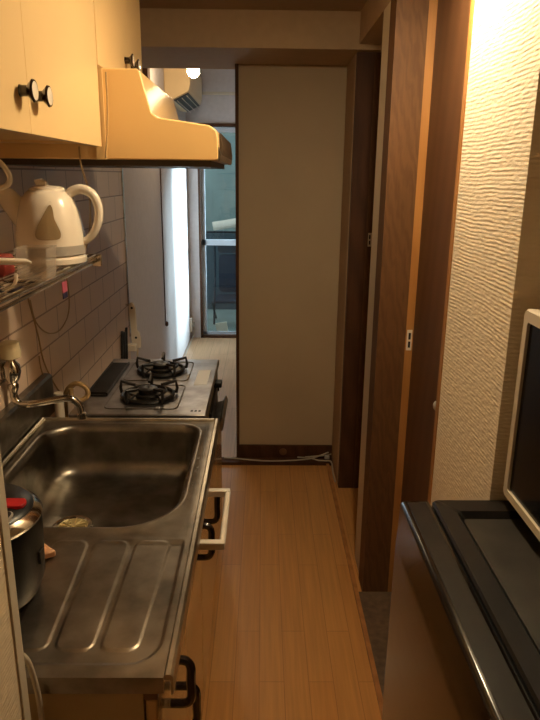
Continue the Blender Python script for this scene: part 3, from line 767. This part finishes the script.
obj('wires', wr, M['chrome'], ws, smooth=True)
for y in (yB,):
    bk = bmesh.new()
    box(bk, -0.462, -0.436, y+0.002, y+0.010, SZ-0.028, SZ+0.005)
    tube(bk, [(-0.449, y+0.004, SZ-0.006), (-0.449, y+0.022, SZ-0.006)], 0.010, 12)
    obj('end_cap', bk, M['chrome'], ws, bevel=0.001)
for y in (0.85, 1.30):
    obj('wall_bracket', T([(XL+0.001, y, SZ-0.06), (-0.668, y, SZ-0.05), (-0.55, y, SZ-0.016), (-0.46, y, SZ-0.0045)], 0.003, 6), M['chrome'], ws)
K0 = SZ+0.0052

# ------------------------------------------------------------------ kettle
kx, ky = -0.508, 1.425
kt = thing('electric_kettle', (kx, ky, K0), 'ivory electric kettle with a looped handle standing on the wire shelf', 'kettle', rigid=(kx, ky))
obj('power_base', L([(0.074, 0), (0.080, 0.003), (0.081, 0.014), (0.074, 0.020), (0, 0.020)], kx, ky, K0, 40), M['ivory'], kt, smooth=True)
KB = K0+0.0205
RP = [(0.0, 0.078), (0.010, 0.0795), (0.024, 0.080), (0.05, 0.0785), (0.08, 0.074), (0.11, 0.067), (0.13, 0.060), (0.143, 0.050), (0.149, 0.042)]
def KR(z):
    for (a, ra), (b, rb) in zip(RP, RP[1:]):
        if a <= z <= b: return ra+(rb-ra)*(z-a)/(b-a)
    return RP[-1][1]
obj('skirt', L([(0.070, 0.0), (0.079, 0.002), (0.0802, 0.024)], kx, ky, KB, 48), M['grey_plastic'], kt, smooth=True)
obj('body', L([(r, z) for z, r in RP if z >= 0.024], kx, ky, KB, 48), M['ivory'], kt, smooth=True)
lid = obj('lid', L([(0.041, 0.149), (0.040, 0.154), (0.030, 0.158), (0, 0.160)], kx, ky, KB, 40), M['ivory'], kt, smooth=True)
obj('lid_tab', PR([(kx-0.022, KB+0.158), (kx+0.004, KB+0.156), (kx+0.002, KB+0.166), (kx-0.012, KB+0.174), (kx-0.026, KB+0.172)], ky-0.012, ky+0.012), M['ivory'], lid, bevel=0.003)
hp = [(kx+0.044, ky, KB+0.132), (kx+0.058, ky, KB+0.146), (kx+0.082, ky, KB+0.152), (kx+0.106, ky, KB+0.140), (kx+0.118, ky, KB+0.112), (kx+0.116, ky, KB+0.080), (kx+0.104, ky, KB+0.052), (kx+0.086, ky, KB+0.034), (kx+0.074, ky, KB+0.030)]
hm = bmesh.new(); hp2 = smooth_path(hp, 5); tube(hm, hp2, 0.011, 12, rs=[0.0125-0.004*i/(len(hp2)-1) for i in range(len(hp2))])
obj('handle', hm, M['ivory'], kt, smooth=True)
spm = bmesh.new()
spp = smooth_path([(kx-0.056, ky, KB+0.085), (kx-0.075, ky, KB+0.108), (kx-0.096, ky, KB+0.132), (kx-0.112, ky, KB+0.142)], 4)
tube(spm, spp, 0.02, 16, rs=[0.032-0.012*i/(len(spp)-1) for i in range(len(spp))])
obj('spout', spm, M['ivory'], kt, smooth=True)
# teardrop water gauge on the side facing the passage
def gauge(scale, off_):
    bm = bmesh.new()
    shp = [(0.55, 0.0), (0.92, 0.03), (1.0, 0.2), (0.90, 0.42), (0.80, 0.62), (0.78, 0.86), (0.70, 1.0), (0.55, 0.93), (0.32, 0.68), (0.10, 0.40), (0.0, 0.15), (0.12, 0.02)]
    pts = smooth_path([(p[0], p[1], 0) for p in shp], 4, closed=True)
    cxm, cym = 0.55, 0.42
    V = []
    rings = []
    for f_ in (1.0, 0.66, 0.33):
        rg = []
        for p in pts:
            u = cxm+(p.x-cxm)*f_*scale; v = cym+(p.y-cym)*f_*scale
            z = 0.040+0.078*v
            ang = -PI/2+0.24+(u-0.5)*0.72
            R_ = KR(z)+off_
            rg.append(bm.verts.new((kx+R_*math.cos(ang), ky+R_*math.sin(ang), KB+z)))
        rings.append(rg)
    z = 0.040+0.078*cym; ang = -PI/2+0.24+(cxm-0.5)*0.72
    ce = bm.verts.new((kx+(KR(z)+off_)*math.cos(ang), ky+(KR(z)+off_)*math.sin(ang), KB+z))
    m_ = len(pts)
    for a, b in zip(rings, rings[1:]):
        for i in range(m_): bm.faces.new((a[i], a[(i+1) % m_], b[(i+1) % m_], b[i]))
    for i in range(m_): bm.faces.new((rings[-1][i], rings[-1][(i+1) % m_], ce))
    return bm
obj('gauge_rim', gauge(1.18, 0.0008), M['white'], kt, smooth='all')
obj('water_gauge', gauge(1.0, 0.0016), M['kettle_window'], kt, smooth='all')

# ------------------------------------------------------------------ clutter on the shelf
cb = thing('plastic_box', (-0.462, 1.20, K0), 'small translucent plastic box in front of the kettle', 'box')
bm = bmesh.new()
vs0 = [(-0.488, 1.172), (-0.432, 1.172), (-0.432, 1.228), (-0.488, 1.228)]
def fr_(s, z): return [bm.verts.new((-0.460+(x+0.460)*s, 1.20+(y-1.20)*s, z)) for x, y in vs0]
a = fr_(1.0, K0); b = fr_(1.14, K0+0.064); c = fr_(1.08, K0+0.064); d = fr_(0.95, K0+0.003)
for p, q in ((a, b), (b, c), (c, d)):
    for i in range(4): bm.faces.new((p[i], p[(i+1) % 4], q[(i+1) % 4], q[i]))
bm.faces.new(a[::-1]); bm.faces.new(d)
obj('body', bm, M['clear'], cb)
p1 = at(-40, 260, y=1.09); p2 = at(26, 262, y=1.10)
tag(obj('white_spatula', T([p1, p1.lerp(p2, 0.5), p2, p2+Vector((0.010, 0, -0.001))], 0.006, 10, rs=[0.006, 0.0065, 0.0065, 0.002]), M['ivory'], smooth=True), 'ivory utensil handle poking out from the left end of the shelf', 'utensil')
p3 = at(16, 274, y=1.13)
tag(obj('plastic_hook', T([p3, p3+Vector((-0.002, 0, -0.014)), p3+Vector((-0.012, 0, -0.026)), p3+Vector((-0.030, 0, -0.030))], 0.0035, 8, 5), M['ivory'], smooth=True), 'small ivory hook hanging at the front rail of the shelf', 'hook')
tag(obj('red_pouch', B(-0.60, -0.525, 1.19, 1.25, K0, K0+0.045), M['dull_red'], bevel=0.008), 'red pouch at the left end of the shelf beside the translucent box', 'pouch')
tag(obj('navy_clip', PR([(-0.545, 1.276), (-0.462, 1.276), (-0.458, 1.280), (-0.466, 1.2825), (-0.545, 1.2825)], 1.13, 1.165), M['navy']), 'dark blue clip hanging below the left end of the shelf', 'clip')
tg = thing('hanging_tag', (-0.455, 1.33, 1.22), 'small pink and navy tag clipped under the front rail of the shelf', 'tag')
obj('card', B(-0.4555, -0.4535, 1.322, 1.352, 1.238, 1.262), M['pink'], tg); obj('lower_card', B(-0.4555, -0.4535, 1.322, 1.352, 1.224, 1.238), M['navy'], tg)

# cords on the tiled wall
wx = XL+0.005
def wallcord(name, pix, r, mat, label):
    pts = [at(a, b, x=wx) for a, b in pix]
    return tag(obj(name, T(pts, r, 6, 6), mat, smooth=True), label, 'cord')
wallcord('tan_cord', [(30, 300), (36, 322), (48, 333), (60, 330), (68, 315), (69, 296), (66, 275)], 0.0022, M['cable_t'], 'tan cord looping in a wide U on the tiles below the shelf')
wallcord('tan_cord', [(28, 298), (38, 335), (44, 362), (55, 385), (62, 394)], 0.0026, M['cable_t'], 'tan cord dropping slantwise on the tiles to the gas hose')
wallcord('tan_cord', [(39, 356), (42, 372), (50, 388), (57, 396)], 0.0022, M['cable_t'], 'short thin cord ending beside the steel backguard')
tt = tag(obj('tile_glint', B(XL+0.0005, XL+0.006, 2.915, 2.928, 0.7, BZ), M['chrome']), 'added narrow shiny strip standing in for glints along the far edge of the tiles', 'glint strip')  # added strip, imitates the reflected glints along the tile edge

# ------------------------------------------------------------------ refrigerator
FT = 0.900
rf = thing('refrigerator', (0.5, 0.74, 0), 'low black refrigerator with a recessed top, right foreground', 'refrigerator')
fy0, fy1 = 0.46, 1.018
bm = B(0.335, 0.82, fy0, fy1, 0.02, FT-0.03)
obj('body', bm, M['fridge_front'], rf, bevel=0.006)
bm = bmesh.new()
tx0, tx1, ty0, ty1 = 0.331, 0.824, fy0-0.002, fy1+0.002
lo = rrect(tx0, tx1, ty0, ty1, 0.012, 5); hi = rrect(tx0+0.004, tx1-0.004, ty0+0.004, ty1-0.004, 0.010, 5)
i1 = rrect(tx0+0.036, 0.506, ty0+0.03, ty1-0.042, 0.010, 5); i2 = rrect(tx0+0.046, 0.500, ty0+0.036, ty1-0.052, 0.008, 5)
rg = [[bm.verts.new((p[0], p[1], z)) for p in l_] for l_, z in ((lo, FT-0.030), (lo, FT-0.004), (hi, FT), (i1, FT), (i2, FT-0.011))]
for a, b in zip(rg, rg[1:]):
    m_ = len(a)
    for i in range(m_): bm.faces.new((a[i], a[(i+1) % m_], b[(i+1) % m_], b[i]))
bm.faces.new(rg[0][::-1])
obj('top_frame', bm, M['fridge_top'], rf, smooth=True)
bm = bmesh.new(); prism(bm, rrect(tx0+0.0465, 0.4995, ty0+0.0365, ty1-0.0525, 0.008, 5), FT-0.013, FT-0.0105, 'z')
obj('top_tray', bm, M['fridge_tray'], rf)
bm = bmesh.new()
prism(bm, [(0.326, FT-0.002), (0.322, FT), (0.276, FT), (0.270, FT-0.006), (0.266, FT-0.10), (0.264, 0.45), (0.268, 0.06), (0.274, 0.05), (0.326, 0.05)], fy0, fy1-0.004, 'y')
obj('door', bm, M['fridge_front'], rf, bevel=0.003)
obj('door_top_cap', B(0.282, 0.318, fy0+0.004, fy1-0.012, FT, FT+0.0012), M['fridge_top'], rf, bevel=0.0005)
obj('seal', B(0.326, 0.335, fy0+0.006, fy1-0.010, 0.06, FT-0.012), M['black_metal'], rf)
for x in (0.37, 0.78):
    for y in (fy0+0.05, fy1-0.05): obj('foot', L([(0.016, 0), (0.014, 0.02)], x, y, 0.0, 12), M['black_plastic'], rf)

# ------------------------------------------------------------------ microwave
mw = thing('microwave_oven', (0.6, 0.78, FT), 'off-white microwave oven with a black glass door on the black refrigerator', 'microwave')
mz0, mz1, my0, my1, mx0 = FT+0.022, 1.283, 0.555, 1.004, 0.461
obj('body', B(mx0+0.022, 0.80, my0+0.002, my1-0.002, mz0, mz1-0.002), M['micro'], mw, bevel=0.005)
bm = bmesh.new()
o_ = rrect(my0, my1, mz0, mz1, 0.012, 5); o2 = rrect(my0+0.003, my1-0.003, mz0+0.003, mz1-0.003, 0.010, 5); i_ = rrect(my0+0.10, my1-0.018, mz0+0.018, mz1-0.022, 0.006, 5)
rg = [[bm.verts.new((x, p[0], p[1])) for p in l_] for l_, x in ((o_, mx0+0.022), (o_, mx0+0.004), (o2, mx0), (i_, mx0), (i_, mx0+0.006))]
for a, b in zip(rg, rg[1:]):
    m_ = len(a)
    for i in range(m_): bm.faces.new((a[i], a[(i+1) % m_], b[(i+1) % m_], b[i]))
bm.faces.new(rg[0]); 
obj('door_frame', bm, M['micro'], mw, smooth=True)
obj('door_glass', PR(rrect(my0+0.1005, my1-0.0185, mz0+0.0185, mz1-0.0225, 0.006, 5), mx0+0.005, mx0+0.0075, 'x'), M['glass_black'], mw)
for y in (my0+0.03, my1-0.03):
    for x in (mx0+0.07, 0.77):
                obj('foot', L([(0.010, 0.0013), (0.012, 0.0222)], x, y, FT, 12), M['black_plastic'], mw)

# ------------------------------------------------------------------ passage end: button, cables
dcp = thing('round_button', (0.121, YB-0.034, 0.05), 'small round grey button on the dark baseboard at the end of the passage', 'button', rigid=(0.121, YB-0.034))
obj('disc', L([(0.020, 0), (0.020, -0.004), (0.014, -0.006), (0, -0.006)], 0.121, YB-0.0345, 0.05, 20, 'y'), M['kick'], dcp, smooth=True)
zc = 0.0205
def cable(pts, label, r=0.0042, mat='cable_w'):
    tag(obj('floor_cable', T(pts, r, 8, 6), M[mat], smooth=True), label, 'cable')
cable([(-0.20, 2.93, zc), (-0.10, 2.915, zc), (0.02, 2.895, zc), (0.15, 2.90, zc), (0.27, 2.925, zc), (0.37, 2.94, zc+0.03)], 'pale cable drooping across the dark sill at the end of the passage')
cable([(0.20, 2.94, zc), (0.27, 2.93, zc), (0.31, 2.905, zc), (0.345, 2.90, zc), (0.378, 2.88, zc+0.004), (0.379, 2.80, 0.0055), (0.3795, 2.70, 0.0055)], 'pale cable turning from the sill down along the right wall')
cable([(0.24, 2.925, zc+0.009), (0.30, 2.93, zc+0.012), (0.36, 2.925, zc+0.02), (0.378, 2.90, 0.06)], 'short pale cable climbing the corner right of the dark sill', 0.0035)
jb = thing('junction_plug', (0.36, 2.91, 0.02), 'small grey plug lying at the right corner of the dark sill', 'plug')
obj('body', B(0.345, 0.372, 2.905, 2.925, 0.026, 0.045), M['grey_plastic'], jb, bevel=0.003)
